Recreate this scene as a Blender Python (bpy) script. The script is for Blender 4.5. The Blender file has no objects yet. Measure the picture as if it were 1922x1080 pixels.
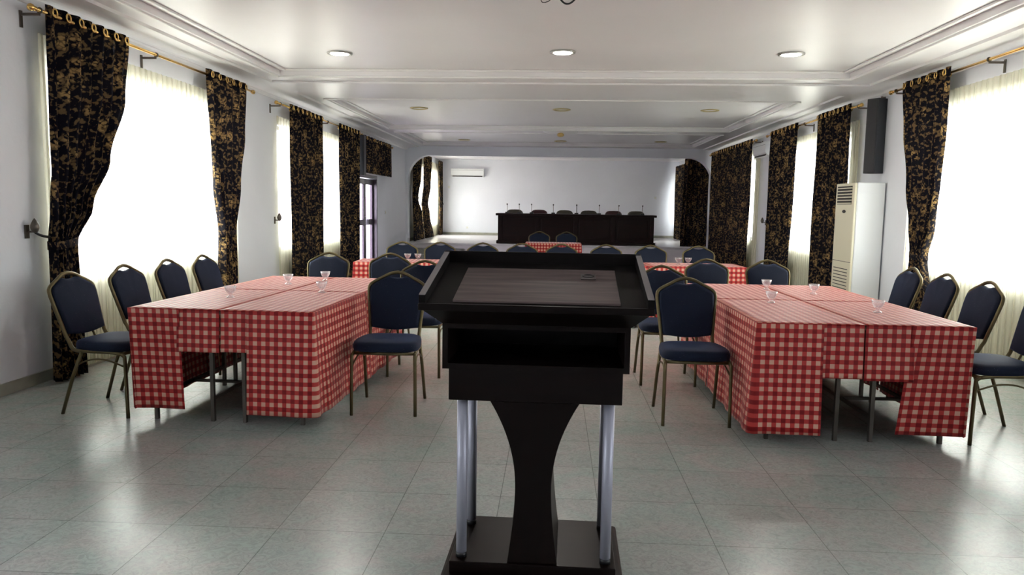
import bpy, math, random
from mathutils import Vector, Matrix
random.seed(7)
S = bpy.context.scene
COL = S.collection
PI = math.pi
# ------------------------------------------------------------------ camera
F_PX, CAM_H = 1400.0, 1.40
cam_d = bpy.data.cameras.new('camera'); cam = bpy.data.objects.new('camera', cam_d); COL.objects.link(cam)
cam_d.sensor_width = 36.0; cam_d.lens = F_PX / 1922.0 * 36.0; cam_d.clip_start = .05
_d = Vector(((1040 - 961) / F_PX, (540 - 389) / F_PX, -1.0)).normalized()      # world +Y seen in camera axes
_u = Vector((.015, 1.0, 0.0)); _u.z = -(_u.x * _d.x + _u.y * _d.y) / _d.z; _u.normalize()
_x = _d.cross(_u)
cam.matrix_world = Matrix.Translation((0, 0, CAM_H)) @ Matrix((_x, _d, _u)).to_4x4()
S.camera = cam
# ------------------------------------------------------------------ view and sky
S.view_settings.view_transform = 'Standard'; S.view_settings.look = 'None'
S.view_settings.gamma = 1.0; S.view_settings.use_curve_mapping = False
S.view_settings.exposure = 1.70
S.cycles.max_bounces = 10; S.cycles.diffuse_bounces = 6; S.cycles.glossy_bounces = 4
S.cycles.transmission_bounces = 8; S.cycles.transparent_max_bounces = 16
S.cycles.sample_clamp_indirect = 8.0; S.cycles.use_denoising = True
S.cycles.caustics_reflective = False; S.cycles.caustics_refractive = False
W = bpy.data.worlds.new('overcast_sky'); S.world = W; W.use_nodes = True
bg = W.node_tree.nodes['Background']; bg.inputs[0].default_value = (.90, .95, 1.0, 1); bg.inputs[1].default_value = 7.0
# room size in metres
XL, XR = -3.91, 4.10
YB, YF = -3.2, 19.6            # wall behind the camera, stage front
YS = 25.2; ZS = .42            # back of the stage, stage floor
WT = .24
# window openings: (y0, y1)
LW = [(.4, 1.5), (5.65, 8.95), (10.45, 14.1), (20.9, 24.7)]  # first: unseen window behind the camera, added to light the furniture fronts
RW = [(.4, 1.5), (5.65, 8.85), (10.75, 13.95), (15.7, 19.1), (22.6, 24.9)]  # first: its unseen counterpart on the right, also added for light
ZW0, ZW1 = .78, 2.50
DOOR = (14.85, 16.45, 0.0, 2.02)
def portal(x, y0, y1, z0, z1, sgn):
    l = bpy.data.lights.new('daylight', 'AREA'); l.shape = 'RECTANGLE'
    l.size = y1 - y0; l.size_y = z1 - z0; l.cycles.is_portal = True
    o = bpy.data.objects.new('daylight_portal', l); COL.objects.link(o)
    o.location = (x, (y0 + y1) / 2, (z0 + z1) / 2)
    o.rotation_euler = (PI / 2, 0, sgn * PI / 2)
for a, b in LW: portal(XL - WT + .01, a, b, ZW0, ZW1, -1)
for a, b in RW: portal(XR + WT - .01, a, b, ZW0, ZW1, 1)
portal(XL - WT + .01, DOOR[0], DOOR[1], 0, DOOR[3], -1)

# ------------------------------------------------------------------ materials
def newmat(name):
    m = bpy.data.materials.new(name); m.use_nodes = True
    nt = m.node_tree; return m, nt, nt.nodes['Principled BSDF']
def mat(name, col, rough=.5, metal=0., var=0., scale=8., bump=0., bscale=60., **kw):
    m, nt, b = newmat(name); N, L = nt.nodes, nt.links
    b.inputs['Base Color'].default_value = (*col, 1); b.inputs['Roughness'].default_value = rough
    b.inputs['Metallic'].default_value = metal
    for k, v in kw.items(): b.inputs[k.replace('_', ' ')].default_value = v
    if var or bump:
        tc = N.new('ShaderNodeTexCoord')
    if var:
        n = N.new('ShaderNodeTexNoise'); n.inputs['Scale'].default_value = scale; n.inputs['Detail'].default_value = 5
        L.new(tc.outputs['Object'], n.inputs['Vector'])
        r = N.new('ShaderNodeMapRange'); r.inputs[1].default_value = .3; r.inputs[2].default_value = .7
        r.inputs[3].default_value = 1 - var; r.inputs[4].default_value = 1 + var; L.new(n.outputs[0], r.inputs[0])
        mx = N.new('ShaderNodeMix'); mx.data_type = 'RGBA'; mx.blend_type = 'MULTIPLY'; mx.inputs[0].default_value = 1
        mx.inputs[6].default_value = (*col, 1); L.new(r.outputs[0], mx.inputs[7]); L.new(mx.outputs[2], b.inputs['Base Color'])
    if bump:
        n = N.new('ShaderNodeTexNoise'); n.inputs['Scale'].default_value = bscale; n.inputs['Detail'].default_value = 4
        L.new(tc.outputs['Object'], n.inputs['Vector'])
        bp = N.new('ShaderNodeBump'); bp.inputs['Strength'].default_value = bump; bp.inputs['Distance'].default_value = .01
        L.new(n.outputs[0], bp.inputs['Height']); L.new(bp.outputs[0], b.inputs['Normal'])
    return m
M = {}
M['wall'] = mat('painted_plaster', (.77, .79, .84), .6, var=.02, scale=1.5, bump=.25, bscale=18)
M['ceiling'] = mat('gloss_ceiling_paint', (.77, .745, .76), .38, var=.03, scale=.8, bump=.05, bscale=2)
M['mould'] = mat('white_moulding_paint', (.78, .765, .76), .35)
M['skirting'] = mat('stone_skirting', (.32, .32, .26), .35, var=.15)
M['stage_floor'] = mat('pale_stage_floor', (.70, .67, .68), .3, var=.04)
M['riser'] = mat('stage_riser_paint', (.80, .76, .78), .5, var=.03)
M['carpet_grey'] = mat('speckled_grey_carpet', (.26, .26, .25), .9, var=.35, scale=60)
M['brass'] = mat('brass', (.75, .48, .16), .25, 1.0)
M['dull_brass'] = mat('worn_brass_tube', (.125, .098, .046), .42, .75, var=.12, scale=20)
M['dark_metal'] = mat('dark_bracket_metal', (.14, .12, .10), .4, .8)
M['steel'] = mat('table_leg_steel', (.09, .078, .066), .38, .8)
M['silver'] = mat('brushed_silver_tube', (.40, .40, .47), .5, .45)
M['white_frame'] = mat('white_aluminium', (.75, .75, .75), .4)
M['black_plastic'] = mat('black_plastic', (.012, .012, .014), .45)
M['port_plate'] = mat('dark_brown_plastic', (.035, .026, .024), .4)
M['speaker_box'] = mat('speaker_cabinet', (.022, .024, .030), .6, bump=.3, bscale=150)
M['table_top'] = mat('laminate_table_top', (.35, .27, .2), .5)
M['cream_plastic'] = mat('cream_plastic', (.72, .68, .50), .35)
M['white_plastic'] = mat('white_plastic', (.72, .74, .74), .4)
M['slot'] = mat('dark_slot', (.03, .028, .022), .6)
M['door_frame'] = mat('dark_door_frame', (.030, .020, .030), .3)
M['leather'] = mat('olive_leather', (.060, .050, .030), .5, var=.2)
M['leather_red'] = mat('oxblood_leather', (.055, .012, .014), .5, var=.2)
M['exterior_pink'] = mat('pink_render', (.72, .50, .62), .8)
M['exterior_ground'] = mat('pale_paving', (.55, .54, .52), .8, var=.05)

def wood(name, col, rough=.28, coat=0.3, ax=0):
    m, nt, b = newmat(name); N, L = nt.nodes, nt.links
    tc = N.new('ShaderNodeTexCoord'); mp = N.new('ShaderNodeMapping')
    sc = [14, 14, 14]; sc[ax] = 1.2; mp.inputs['Scale'].default_value = sc
    L.new(tc.outputs['Object'], mp.inputs[0])
    n = N.new('ShaderNodeTexNoise'); n.inputs['Scale'].default_value = 3; n.inputs['Detail'].default_value = 6; L.new(mp.outputs[0], n.inputs['Vector'])
    cr = N.new('ShaderNodeValToRGB'); cr.color_ramp.elements[0].position = .3; cr.color_ramp.elements[1].position = .75
    cr.color_ramp.elements[0].color = (col[0] * .65, col[1] * .6, col[2] * .6, 1); cr.color_ramp.elements[1].color = (col[0] * 1.4, col[1] * 1.3, col[2] * 1.3, 1)
    L.new(n.outputs[0], cr.inputs[0]); L.new(cr.outputs[0], b.inputs['Base Color'])
    b.inputs['Roughness'].default_value = rough; b.inputs['Specular IOR Level'].default_value = .16; b.inputs['Coat Weight'].default_value = coat; b.inputs['Coat Roughness'].default_value = .15
    return m
M['wenge'] = wood('dark_wenge_veneer', (.0042, .0017, .0013), .38, .02)
M['wenge_up'] = wood('dark_wenge_veneer_upright', (.0042, .0017, .0013), .38, .02, 2)
M['wenge_light'] = wood('brown_desk_panel', (.105, .082, .078), .5, .0)
M['wenge_matt'] = wood('matt_wenge_lining', (.0030, .0014, .0012), .65, .0)
M['edging'] = mat('grey_brown_edging', (.17, .15, .155), .45)
M['mahogany'] = wood('dark_mahogany', (.010, .0022, .0016), .42, .04)

def floor_mat():
    m, nt, b = newmat('ceramic_floor_tiles'); N, L = nt.nodes, nt.links
    g = N.new('ShaderNodeNewGeometry'); mp = N.new('ShaderNodeMapping')
    mp.inputs['Location'].default_value = (-.703, -3.03, 0); L.new(g.outputs['Position'], mp.inputs[0])
    br = N.new('ShaderNodeTexBrick'); br.offset = 0; br.squash = 1
    br.inputs['Scale'].default_value = 1; br.inputs['Brick Width'].default_value = .4666; br.inputs['Row Height'].default_value = .4500
    br.inputs['Mortar Size'].default_value = .0022; br.inputs['Mortar Smooth'].default_value = .3; br.inputs['Bias'].default_value = 0
    br.inputs['Color1'].default_value = (.90, .90, .90, 1); br.inputs['Color2'].default_value = (1, 1, 1, 1); br.inputs['Mortar'].default_value = (.5, .5, .5, 1)
    L.new(mp.outputs[0], br.inputs['Vector'])
    n1 = N.new('ShaderNodeTexNoise'); n1.inputs['Scale'].default_value = 3.2; n1.inputs['Detail'].default_value = 6; n1.inputs['Roughness'].default_value = .65; n1.inputs['Distortion'].default_value = 1.2
    n2 = N.new('ShaderNodeTexNoise'); n2.inputs['Scale'].default_value = 22; n2.inputs['Detail'].default_value = 7; n2.inputs['Roughness'].default_value = .7; n2.inputs['Distortion'].default_value = 2.5
    for n in (n1, n2): L.new(g.outputs['Position'], n.inputs['Vector'])
    c1 = N.new('ShaderNodeValToRGB'); e = c1.color_ramp.elements
    e[0].position = .36; e[0].color = (.335, .390, .365, 1); e[1].position = .68; e[1].color = (.415, .388, .378, 1)
    L.new(n1.outputs[0], c1.inputs[0])
    c2 = N.new('ShaderNodeValToRGB'); e = c2.color_ramp.elements
    e[0].position = .30; e[0].color = (.74, .75, .73, 1); e[1].position = .58; e[1].color = (1.08, 1.08, 1.06, 1); L.new(n2.outputs[0], c2.inputs[0])
    a = N.new('ShaderNodeMix'); a.data_type = 'RGBA'; a.blend_type = 'MULTIPLY'; a.inputs[0].default_value = 1
    L.new(c1.outputs[0], a.inputs[6]); L.new(c2.outputs[0], a.inputs[7])
    k = N.new('ShaderNodeMix'); k.data_type = 'RGBA'; k.blend_type = 'MULTIPLY'; k.inputs[0].default_value = 1
    L.new(a.outputs[2], k.inputs[6]); L.new(br.outputs['Color'], k.inputs[7]); L.new(k.outputs[2], b.inputs['Base Color'])
    b.inputs['Roughness'].default_value = .26; b.inputs['Specular IOR Level'].default_value = .36
    bp = N.new('ShaderNodeBump'); bp.inputs['Strength'].default_value = .12; bp.inputs['Distance'].default_value = .01
    mm = N.new('ShaderNodeMath'); mm.operation = 'MULTIPLY_ADD'; mm.inputs[1].default_value = -.6
    L.new(br.outputs['Fac'], mm.inputs[0]); L.new(n1.outputs[0], mm.inputs[2]); L.new(mm.outputs[0], bp.inputs['Height']); L.new(bp.outputs[0], b.inputs['Normal'])
    return m
M['floor'] = floor_mat()

def gingham():
    m, nt, b = newmat('red_gingham_cotton'); N, L = nt.nodes, nt.links
    uv = N.new('ShaderNodeUVMap'); sp = N.new('ShaderNodeSeparateXYZ'); L.new(uv.outputs[0], sp.inputs[0])
    outs = []
    for ax in (0, 1):
        d = N.new('ShaderNodeMath'); d.operation = 'MULTIPLY'; d.inputs[1].default_value = 1 / .054; L.new(sp.outputs[ax], d.inputs[0])
        f = N.new('ShaderNodeMath'); f.operation = 'FRACT'; L.new(d.outputs[0], f.inputs[0])
        g = N.new('ShaderNodeMath'); g.operation = 'GREATER_THAN'; g.inputs[1].default_value = .5; L.new(f.outputs[0], g.inputs[0])
        outs.append(g)
    ad = N.new('ShaderNodeMath'); ad.operation = 'ADD'; L.new(outs[0].outputs[0], ad.inputs[0]); L.new(outs[1].outputs[0], ad.inputs[1])
    hf = N.new('ShaderNodeMath'); hf.operation = 'MULTIPLY'; hf.inputs[1].default_value = .5; L.new(ad.outputs[0], hf.inputs[0])
    cr = N.new('ShaderNodeValToRGB'); cr.color_ramp.interpolation = 'CONSTANT'; e = cr.color_ramp.elements
    e[0].position = 0; e[0].color = (.60, .34, .25, 1); e[1].position = .25; e[1].color = (.42, .034, .029, 1)
    x = e.new(.75); x.color = (.20, .0028, .005, 1)
    L.new(hf.outputs[0], cr.inputs[0]); L.new(cr.outputs[0], b.inputs['Base Color'])
    b.inputs['Roughness'].default_value = .55; b.inputs['Specular IOR Level'].default_value = .3; b.inputs['Sheen Weight'].default_value = .22; b.inputs['Sheen Roughness'].default_value = .35
    b.inputs['Sheen Tint'].default_value = (1, .85, .85, 1)
    return m
M['gingham'] = gingham()

def damask():
    m, nt, b = newmat('navy_gold_damask'); N, L = nt.nodes, nt.links
    uv = N.new('ShaderNodeUVMap')
    nz = N.new('ShaderNodeTexNoise'); nz.inputs['Scale'].default_value = 16; nz.inputs['Detail'].default_value = 3; L.new(uv.outputs[0], nz.inputs['Vector'])
    mv = N.new('ShaderNodeMix'); mv.data_type = 'VECTOR'; mv.inputs[0].default_value = .055; L.new(uv.outputs[0], mv.inputs[4]); L.new(nz.outputs['Color'], mv.inputs[5])
    v1 = N.new('ShaderNodeTexVoronoi'); v1.inputs['Scale'].default_value = 5.6; L.new(mv.outputs[1], v1.inputs['Vector'])     # blooms
    r1 = N.new('ShaderNodeMapRange'); r1.inputs[1].default_value = .28; r1.inputs[2].default_value = .42; r1.inputs[3].default_value = 1; r1.inputs[4].default_value = 0; L.new(v1.outputs['Distance'], r1.inputs[0])
    v2 = N.new('ShaderNodeTexVoronoi'); v2.inputs['Scale'].default_value = 42; L.new(mv.outputs[1], v2.inputs['Vector'])       # petals
    r2 = N.new('ShaderNodeMapRange'); r2.inputs[1].default_value = .34; r2.inputs[2].default_value = .62; r2.inputs[3].default_value = 1; r2.inputs[4].default_value = 0; L.new(v2.outputs['Distance'], r2.inputs[0])
    n3 = N.new('ShaderNodeTexNoise'); n3.inputs['Scale'].default_value = 24; n3.inputs['Detail'].default_value = 2; L.new(uv.outputs[0], n3.inputs['Vector'])   # leaves
    r3 = N.new('ShaderNodeMapRange'); r3.inputs[1].default_value = .53; r3.inputs[2].default_value = .60; L.new(n3.outputs[0], r3.inputs[0])
    mu = N.new('ShaderNodeMath'); mu.operation = 'MULTIPLY'; L.new(r1.outputs[0], mu.inputs[0]); L.new(r2.outputs[0], mu.inputs[1])
    mx = N.new('ShaderNodeMath'); mx.operation = 'MAXIMUM'; L.new(mu.outputs[0], mx.inputs[0])
    m3 = N.new('ShaderNodeMath'); m3.operation = 'MULTIPLY'; m3.inputs[1].default_value = .42; L.new(r3.outputs[0], m3.inputs[0]); L.new(m3.outputs[0], mx.inputs[1])
    c = N.new('ShaderNodeMix'); c.data_type = 'RGBA'; c.inputs[6].default_value = (.0035, .003, .008, 1); c.inputs[7].default_value = (.34, .215, .085, 1)
    L.new(mx.outputs[0], c.inputs[0]); L.new(c.outputs[2], b.inputs['Base Color']); b.inputs['Roughness'].default_value = .7
    b.inputs['Specular IOR Level'].default_value = .12
    tr = N.new('ShaderNodeBsdfTranslucent'); L.new(c.outputs[2], tr.inputs[0])
    ms = N.new('ShaderNodeMixShader'); ms.inputs[0].default_value = .10
    L.new(b.outputs[0], ms.inputs[1]); L.new(tr.outputs[0], ms.inputs[2]); L.new(ms.outputs[0], N['Material Output'].inputs[0])
    return m
M['damask'] = damask()

def sheer():
    m, nt, b = newmat('cream_voile'); N, L = nt.nodes, nt.links; N.remove(b)
    d = N.new('ShaderNodeBsdfDiffuse'); d.inputs[0].default_value = (.80, .76, .56, 1)
    t = N.new('ShaderNodeBsdfTranslucent'); t.inputs[0].default_value = (.90, .87, .70, 1)
    p = N.new('ShaderNodeBsdfTransparent'); p.inputs[0].default_value = (1, 1, .97, 1)
    a = N.new('ShaderNodeMixShader'); a.inputs[0].default_value = .64; L.new(d.outputs[0], a.inputs[1]); L.new(t.outputs[0], a.inputs[2])
    c = N.new('ShaderNodeMixShader'); c.inputs[0].default_value = .30; L.new(a.outputs[0], c.inputs[1]); L.new(p.outputs[0], c.inputs[2])
    L.new(c.outputs[0], N['Material Output'].inputs[0]); return m
M['sheer'] = sheer()

def chair_fabric():
    m, nt, b = newmat('navy_chair_fabric'); N, L = nt.nodes, nt.links
    tc = N.new('ShaderNodeTexCoord'); v = N.new('ShaderNodeTexVoronoi'); v.inputs['Scale'].default_value = 42; L.new(tc.outputs['Object'], v.inputs['Vector'])
    r = N.new('ShaderNodeMapRange'); r.inputs[1].default_value = .06; r.inputs[2].default_value = .14; r.inputs[3].default_value = 1; r.inputs[4].default_value = 0; L.new(v.outputs['Distance'], r.inputs[0])
    c = N.new('ShaderNodeMix'); c.data_type = 'RGBA'; c.inputs[6].default_value = (.0034, .0074, .022, 1); c.inputs[7].default_value = (.03, .035, .05, 1)
    L.new(r.outputs[0], c.inputs[0]); L.new(c.outputs[2], b.inputs['Base Color']); b.inputs['Roughness'].default_value = .75
    b.inputs['Sheen Weight'].default_value = .12; b.inputs['Sheen Tint'].default_value = (.25, .4, .9, 1); b.inputs['Specular IOR Level'].default_value = .25
    return m
M['fabric'] = chair_fabric()

def pane_mat(name, fac=.06, col=(1, 1, 1)):
    m, nt, b = newmat(name); N, L = nt.nodes, nt.links; N.remove(b)
    p = N.new('ShaderNodeBsdfTransparent'); p.inputs[0].default_value = (*col, 1)
    g = N.new('ShaderNodeBsdfGlossy'); g.inputs['Roughness'].default_value = .02
    c = N.new('ShaderNodeMixShader'); c.inputs[0].default_value = fac; L.new(p.outputs[0], c.inputs[1]); L.new(g.outputs[0], c.inputs[2])
    L.new(c.outputs[0], N['Material Output'].inputs[0]); return m
M['pane'] = pane_mat('window_glass', .05)
M['door_glass'] = pane_mat('door_glass', .06, (.93, .86, .93))
def glassware():
    m, nt, b = newmat('clear_glassware'); N, L = nt.nodes, nt.links; N.remove(b)
    p = N.new('ShaderNodeBsdfTransparent'); p.inputs[0].default_value = (.97, .96, .98, 1)
    g = N.new('ShaderNodeBsdfGlossy'); g.inputs['Roughness'].default_value = .08
    d = N.new('ShaderNodeBsdfTranslucent'); d.inputs[0].default_value = (.9, .88, .9, 1)
    lw = N.new('ShaderNodeLayerWeight'); lw.inputs[0].default_value = .45
    a = N.new('ShaderNodeMixShader'); a.inputs[0].default_value = .45; L.new(g.outputs[0], a.inputs[1]); L.new(d.outputs[0], a.inputs[2])
    mr = N.new('ShaderNodeMapRange'); mr.inputs[3].default_value = .12; mr.inputs[4].default_value = .75; L.new(lw.outputs['Facing'], mr.inputs[0])
    c = N.new('ShaderNodeMixShader'); L.new(mr.outputs[0], c.inputs[0]); L.new(p.outputs[0], c.inputs[1]); L.new(a.outputs[0], c.inputs[2])
    L.new(c.outputs[0], N['Material Output'].inputs[0]); return m
M['glass'] = glassware()
def emit(name, col, s):
    m, nt, b = newmat(name); b.inputs['Base Color'].default_value = (*col, 1)
    b.inputs['Emission Color'].default_value = (*col, 1); b.inputs['Emission Strength'].default_value = s; return m
M['lamp_on'] = emit('lit_diffuser', (1, .98, .92), 6.0)
M['lamp_off'] = mat('unlit_diffuser', (.78, .75, .72), .4)
M['lamp_ring'] = mat('brass_trim_ring', (.55, .45, .22), .35, .6)
M['lamp_ring_grey'] = mat('grey_trim_ring', (.45, .44, .42), .35, .3)

# ------------------------------------------------------------------ mesh helpers
class MB:
    def __init__(s): s.v = []; s.f = []; s.uv = None; s.sm = []
    def add(s, vs, fs, smooth=False):
        o = len(s.v); s.v += [tuple(v) for v in vs]; s.f += [tuple(i + o for i in f) for f in fs]; s.sm += [smooth] * len(fs); return s
    def box(s, x0, x1, y0, y1, z0, z1):
        return s.add([(x, y, z) for z in (z0, z1) for y in (y0, y1) for x in (x0, x1)],
                     [(0, 2, 3, 1), (4, 5, 7, 6), (0, 1, 5, 4), (2, 6, 7, 3), (0, 4, 6, 2), (1, 3, 7, 5)])
    def tube(s, pts, r, n=10, closed=False, cap=True):
        pts = [Vector(p) for p in pts]; k = len(pts)
        rs = r if isinstance(r, (list, tuple)) else [r] * k
        vs = []; prev = None
        for i, p in enumerate(pts):
            if closed: t = pts[(i + 1) % k] - pts[i - 1]
            else: t = pts[min(i + 1, k - 1)] - pts[max(i - 1, 0)]
            t.normalize()
            if prev is None:
                a = Vector((0, 0, 1)) if abs(t.z) < .9 else Vector((1, 0, 0)); nrm = t.cross(a).normalized()
            else:
                nrm = (prev - t * prev.dot(t)).normalized()
            prev = nrm; bn = t.cross(nrm)
            vs += [p + (nrm * math.cos(2 * PI * j / n) + bn * math.sin(2 * PI * j / n)) * rs[i] for j in range(n)]
        fs = []
        for i in range(k if closed else k - 1):
            a, b2 = i * n, ((i + 1) % k) * n
            fs += [(a + j, a + (j + 1) % n, b2 + (j + 1) % n, b2 + j) for j in range(n)]
        s.add(vs, fs, True)
        if cap and not closed:
            o = len(s.v) - n * k
            s.f += [tuple(o + j for j in range(n))[::-1], tuple(o + (k - 1) * n + j for j in range(n))]; s.sm += [False, False]
        return s
    def lathe(s, prof, n=24, c=(0, 0, 0), smooth=True):
        vs = []; 
        for r, z in prof: vs += [(c[0] + r * math.cos(2 * PI * j / n), c[1] + r * math.sin(2 * PI * j / n), c[2] + z) for j in range(n)]
        fs = []
        for i in range(len(prof) - 1):
            fs += [(i * n + j, i * n + (j + 1) % n, (i + 1) * n + (j + 1) % n, (i + 1) * n + j) for j in range(n)]
        fs += [tuple(range(n))[::-1], tuple((len(prof) - 1) * n + j for j in range(n))]
        return s.add(vs, fs, smooth)
    def prism(s, poly, axis, a0, a1):
        """poly: 2-D points; axis 'x','y','z' is the extrusion direction"""
        def P(u, v, w): return {'x': (w, u, v), 'y': (u, w, v), 'z': (u, v, w)}[axis]
        n = len(poly)
        vs = [P(u, v, a0) for u, v in poly] + [P(u, v, a1) for u, v in poly]
        fs = [tuple(range(n))[::-1], tuple(range(n, 2 * n))] + [(i, (i + 1) % n, n + (i + 1) % n, n + i) for i in range(n)]
        return s.add(vs, fs)
    def build(s, name, mtl, parent=None, bevel=0, solid=0, sub=0, smooth=None, uv=None, seg=2):
        me = bpy.data.meshes.new(name); me.from_pydata(s.v, [], s.f); me.validate(verbose=False); me.update()
        sm = s.sm if smooth is None else [smooth] * len(me.polygons)
        if len(sm) == len(me.polygons): me.polygons.foreach_set('use_smooth', sm)
        if uv is not None:
            l = me.uv_layers.new(name='UVMap')
            for lp in me.loops: l.data[lp.index].uv = uv[lp.vertex_index]
        me.materials.append(mtl if not isinstance(mtl, str) else M[mtl])
        o = bpy.data.objects.new(name, me); COL.objects.link(o)
        if parent is not None: o.parent = parent
        import bmesh
        if uv is None and solid == 0:
            bm = bmesh.new(); bm.from_mesh(me); bmesh.ops.recalc_face_normals(bm, faces=bm.faces); bm.to_mesh(me); bm.free()
        if bevel:
            b = o.modifiers.new('bevel', 'BEVEL'); b.width = bevel; b.segments = seg; b.limit_method = 'ANGLE'; b.angle_limit = .6
        if solid:
            b = o.modifiers.new('solid', 'SOLIDIFY'); b.thickness = solid; b.offset = 0
        if sub:
            b = o.modifiers.new('sub', 'SUBSURF'); b.levels = sub; b.render_levels = sub
        return o
def tag(o, label=None, cat=None, group=None, kind=None):
    if label: o['label'] = label
    if cat: o['category'] = cat
    if group: o['group'] = group
    if kind: o['kind'] = kind
    return o
def thing(name, loc, rz=0, label=None, cat=None, group=None, kind=None):
    o = bpy.data.objects.new(name, None); COL.objects.link(o); o.location = loc; o.rotation_euler = (0, 0, rz); o.empty_display_size = .1
    return tag(o, label, cat, group, kind)
def kids(o): return [c for c in o.children]
def copy_tree(o, loc=None, rz=None, label=None, group=None, parent=None):
    c = o.copy(); COL.objects.link(c)
    if parent is not None: c.parent = parent
    for ch in kids(o): copy_tree(ch, parent=c)
    if loc is not None: c.location = loc
    if rz is not None: c.rotation_euler = (0, 0, rz)
    if label: c['label'] = label
    if group: c['group'] = group
    return c
def struct(o): o['kind'] = 'structure'; return o
def bez(pts, n=8):
    """Catmull-Rom through pts"""
    P = [Vector(p) for p in pts]; out = []
    for i in range(len(P) - 1):
        p0 = P[i - 1] if i else P[i] * 2 - P[i + 1]; p1, p2 = P[i], P[i + 1]; p3 = P[i + 2] if i + 2 < len(P) else p2 * 2 - p1
        for k in range(n):
            t = k / n
            out.append(.5 * ((2 * p1) + (p2 - p0) * t + (2 * p0 - 5 * p1 + 4 * p2 - p3) * t * t + (3 * p1 - p0 - 3 * p2 + p3) * t ** 3))
    out.append(P[-1]); return out

# ------------------------------------------------------------------ room shell
struct(MB().box(XL - WT, XR + WT, YB - WT, YF, -.1, 0).build('floor', 'floor'))
def wall_with_holes(name, x0, x1, ya, yb, z0, z1, holes):
    b = MB(); y = ya
    for h in sorted(holes):
        a, c, lo, hi = h
        b.box(x0, x1, y, a, z0, z1)
        if lo > z0: b.box(x0, x1, a, c, z0, lo)
        b.box(x0, x1, a, c, hi, z1); y = c
    b.box(x0, x1, y, yb, z0, z1)
    return struct(b.build(name, 'wall'))
ZT = 3.12
wall_with_holes('wall_left', XL - WT, XL, YB - WT, YS + WT, 0, ZT, [(a, b, ZW0 + (.05 if a > 20 else 0), ZW1) for a, b in LW] + [DOOR])
wall_with_holes('wall_right', XR, XR + WT, YB - WT, YS + WT, 0, ZT, [(a, b, ZW0, ZW1) for a, b in RW])
struct(MB().box(XL, XR, YB - WT, YB, 0, ZT).build('wall_rear', 'wall'))
struct(MB().box(XL, XR, YS, YS + WT, 0, ZT).build('wall_back', 'wall'))
# ceiling: raised panels inside lowered borders
CZ, SZ = 2.99, 2.93
bm = MB().box(XL, XR, YB, YS, CZ, CZ + .1)
struct(bm.build('ceiling', 'ceiling'))
TR = [(-2.2, 9.03), (11.0, 15.1), (15.85, 18.9)]      # tray extents in y
TX0, TX1 = -3.33, 3.38
b = MB()
b.box(XL, TX0, YB, YF, SZ, CZ); b.box(TX1, XR, YB, YF, SZ, CZ)
ys = [YB] + [v for t in TR for v in t] + [YF]
for i in range(0, len(ys), 2): b.box(TX0, TX1, ys[i], ys[i + 1], SZ, CZ)
b.box(XL, XR, YF + .3, YS, 2.95, CZ)
struct(b.build('trim_1', 'ceiling'))
b = MB()                                              # mouldings round each tray
for y0, y1 in TR:
    for (w, zz, hh) in ((.035, SZ - .018, .03), (.0, CZ - .022, .022)):
        k = -.05 if w else .09
        xa, xb, ya, yb = TX0 + k, TX1 - k, y0 + k, y1 - k; t = .045
        b.box(xa, xb, ya - t / 2, ya + t / 2, zz, zz + hh); b.box(xa, xb, yb - t / 2, yb + t / 2, zz, zz + hh)
        b.box(xa - t / 2, xa + t / 2, ya, yb, zz, zz + hh); b.box(xb - t / 2, xb + t / 2, ya, yb, zz, zz + hh)
struct(b.build('trim_2', 'mould', bevel=.008))
struct(MB().box(XL + .3, XR - .3, 9.42, 10.2, SZ - .028, SZ).build('trim_3', 'ceiling', bevel=.01))
def cove(name, side):
    X = XL if side < 0 else XR; s = -side
    pr = [(X, 2.83), (X + s * .02, 2.83), (X + s * .035, 2.845)]
    for k in range(9):
        a = k / 8 * PI / 2
        pr.append((X + s * (.30 - .24 * math.cos(a)), 2.855 + .05 * math.sin(a)))
    pr += [(X + s * .33, 2.905), (X + s * .34, SZ), (X, SZ)]
    return struct(MB().prism(pr, 'y', YB, YF).build(name, 'mould'))
cove('trim_4', -1); cove('trim_5', 1)
# proscenium arch with rounded upper corners
def arch():
    zt = 2.70; rx, rz = .58, .64; xa, xb = XL + .05, XR - .05
    pts = [(XL, ZS - .02), (xa, ZS - .02), (xa, zt - rz)]
    for k in range(1, 13):
        a = k / 12 * PI / 2; pts.append((xa + rx * (1 - math.cos(a)), zt - rz + rz * math.sin(a)))
    for k in range(0, 12):
        a = PI / 2 - k / 12 * PI / 2; pts.append((xb - rx * (1 - math.cos(a)), zt - rz + rz * math.sin(a)))
    pts += [(xb, zt - rz), (xb, ZS - .02), (XR, ZS - .02), (XR, SZ + .05), (XL, SZ + .05)]
    return struct(MB().prism(pts, 'y', YF, YF + .3).build('wall_stage_front', 'wall'))
arch()
struct(MB().box(XL, XR, YF - .12, YS, ZS - .05, ZS).build('floor_stage', 'stage_floor', bevel=.008))
struct(MB().box(XL, XR, YF - .06, YF + .02, 0, ZS - .05).build('wall_stage_riser', 'riser'))
struct(MB().box(XL, -2.33, YF - .60, YF - .07, 0, .28).box(XL, -2.33, YF - .95, YF - .60, 0, .14).build('floor_stage_steps', 'carpet_grey', bevel=.01))
struct(MB().box(XL, XL + .018, YB, DOOR[0] - .05, 0, .085).box(XL, XL + .018, DOOR[1] + .05, YF - 1, 0, .085).build('baseboard_left', 'skirting'))
struct(MB().box(XR - .018, XR, YB, YF, 0, .085).build('baseboard_right', 'skirting'))
struct(MB().box(XL, XR, YS - .018, YS, ZS, ZS + .085).box(XL, XL + .018, YF + .35, YS - .02, ZS, ZS + .085).build('baseboard_back', 'skirting'))
struct(MB().box(-40, 40, -30, 50, -.35, -.15).build('ground', 'exterior_ground'))
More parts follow.
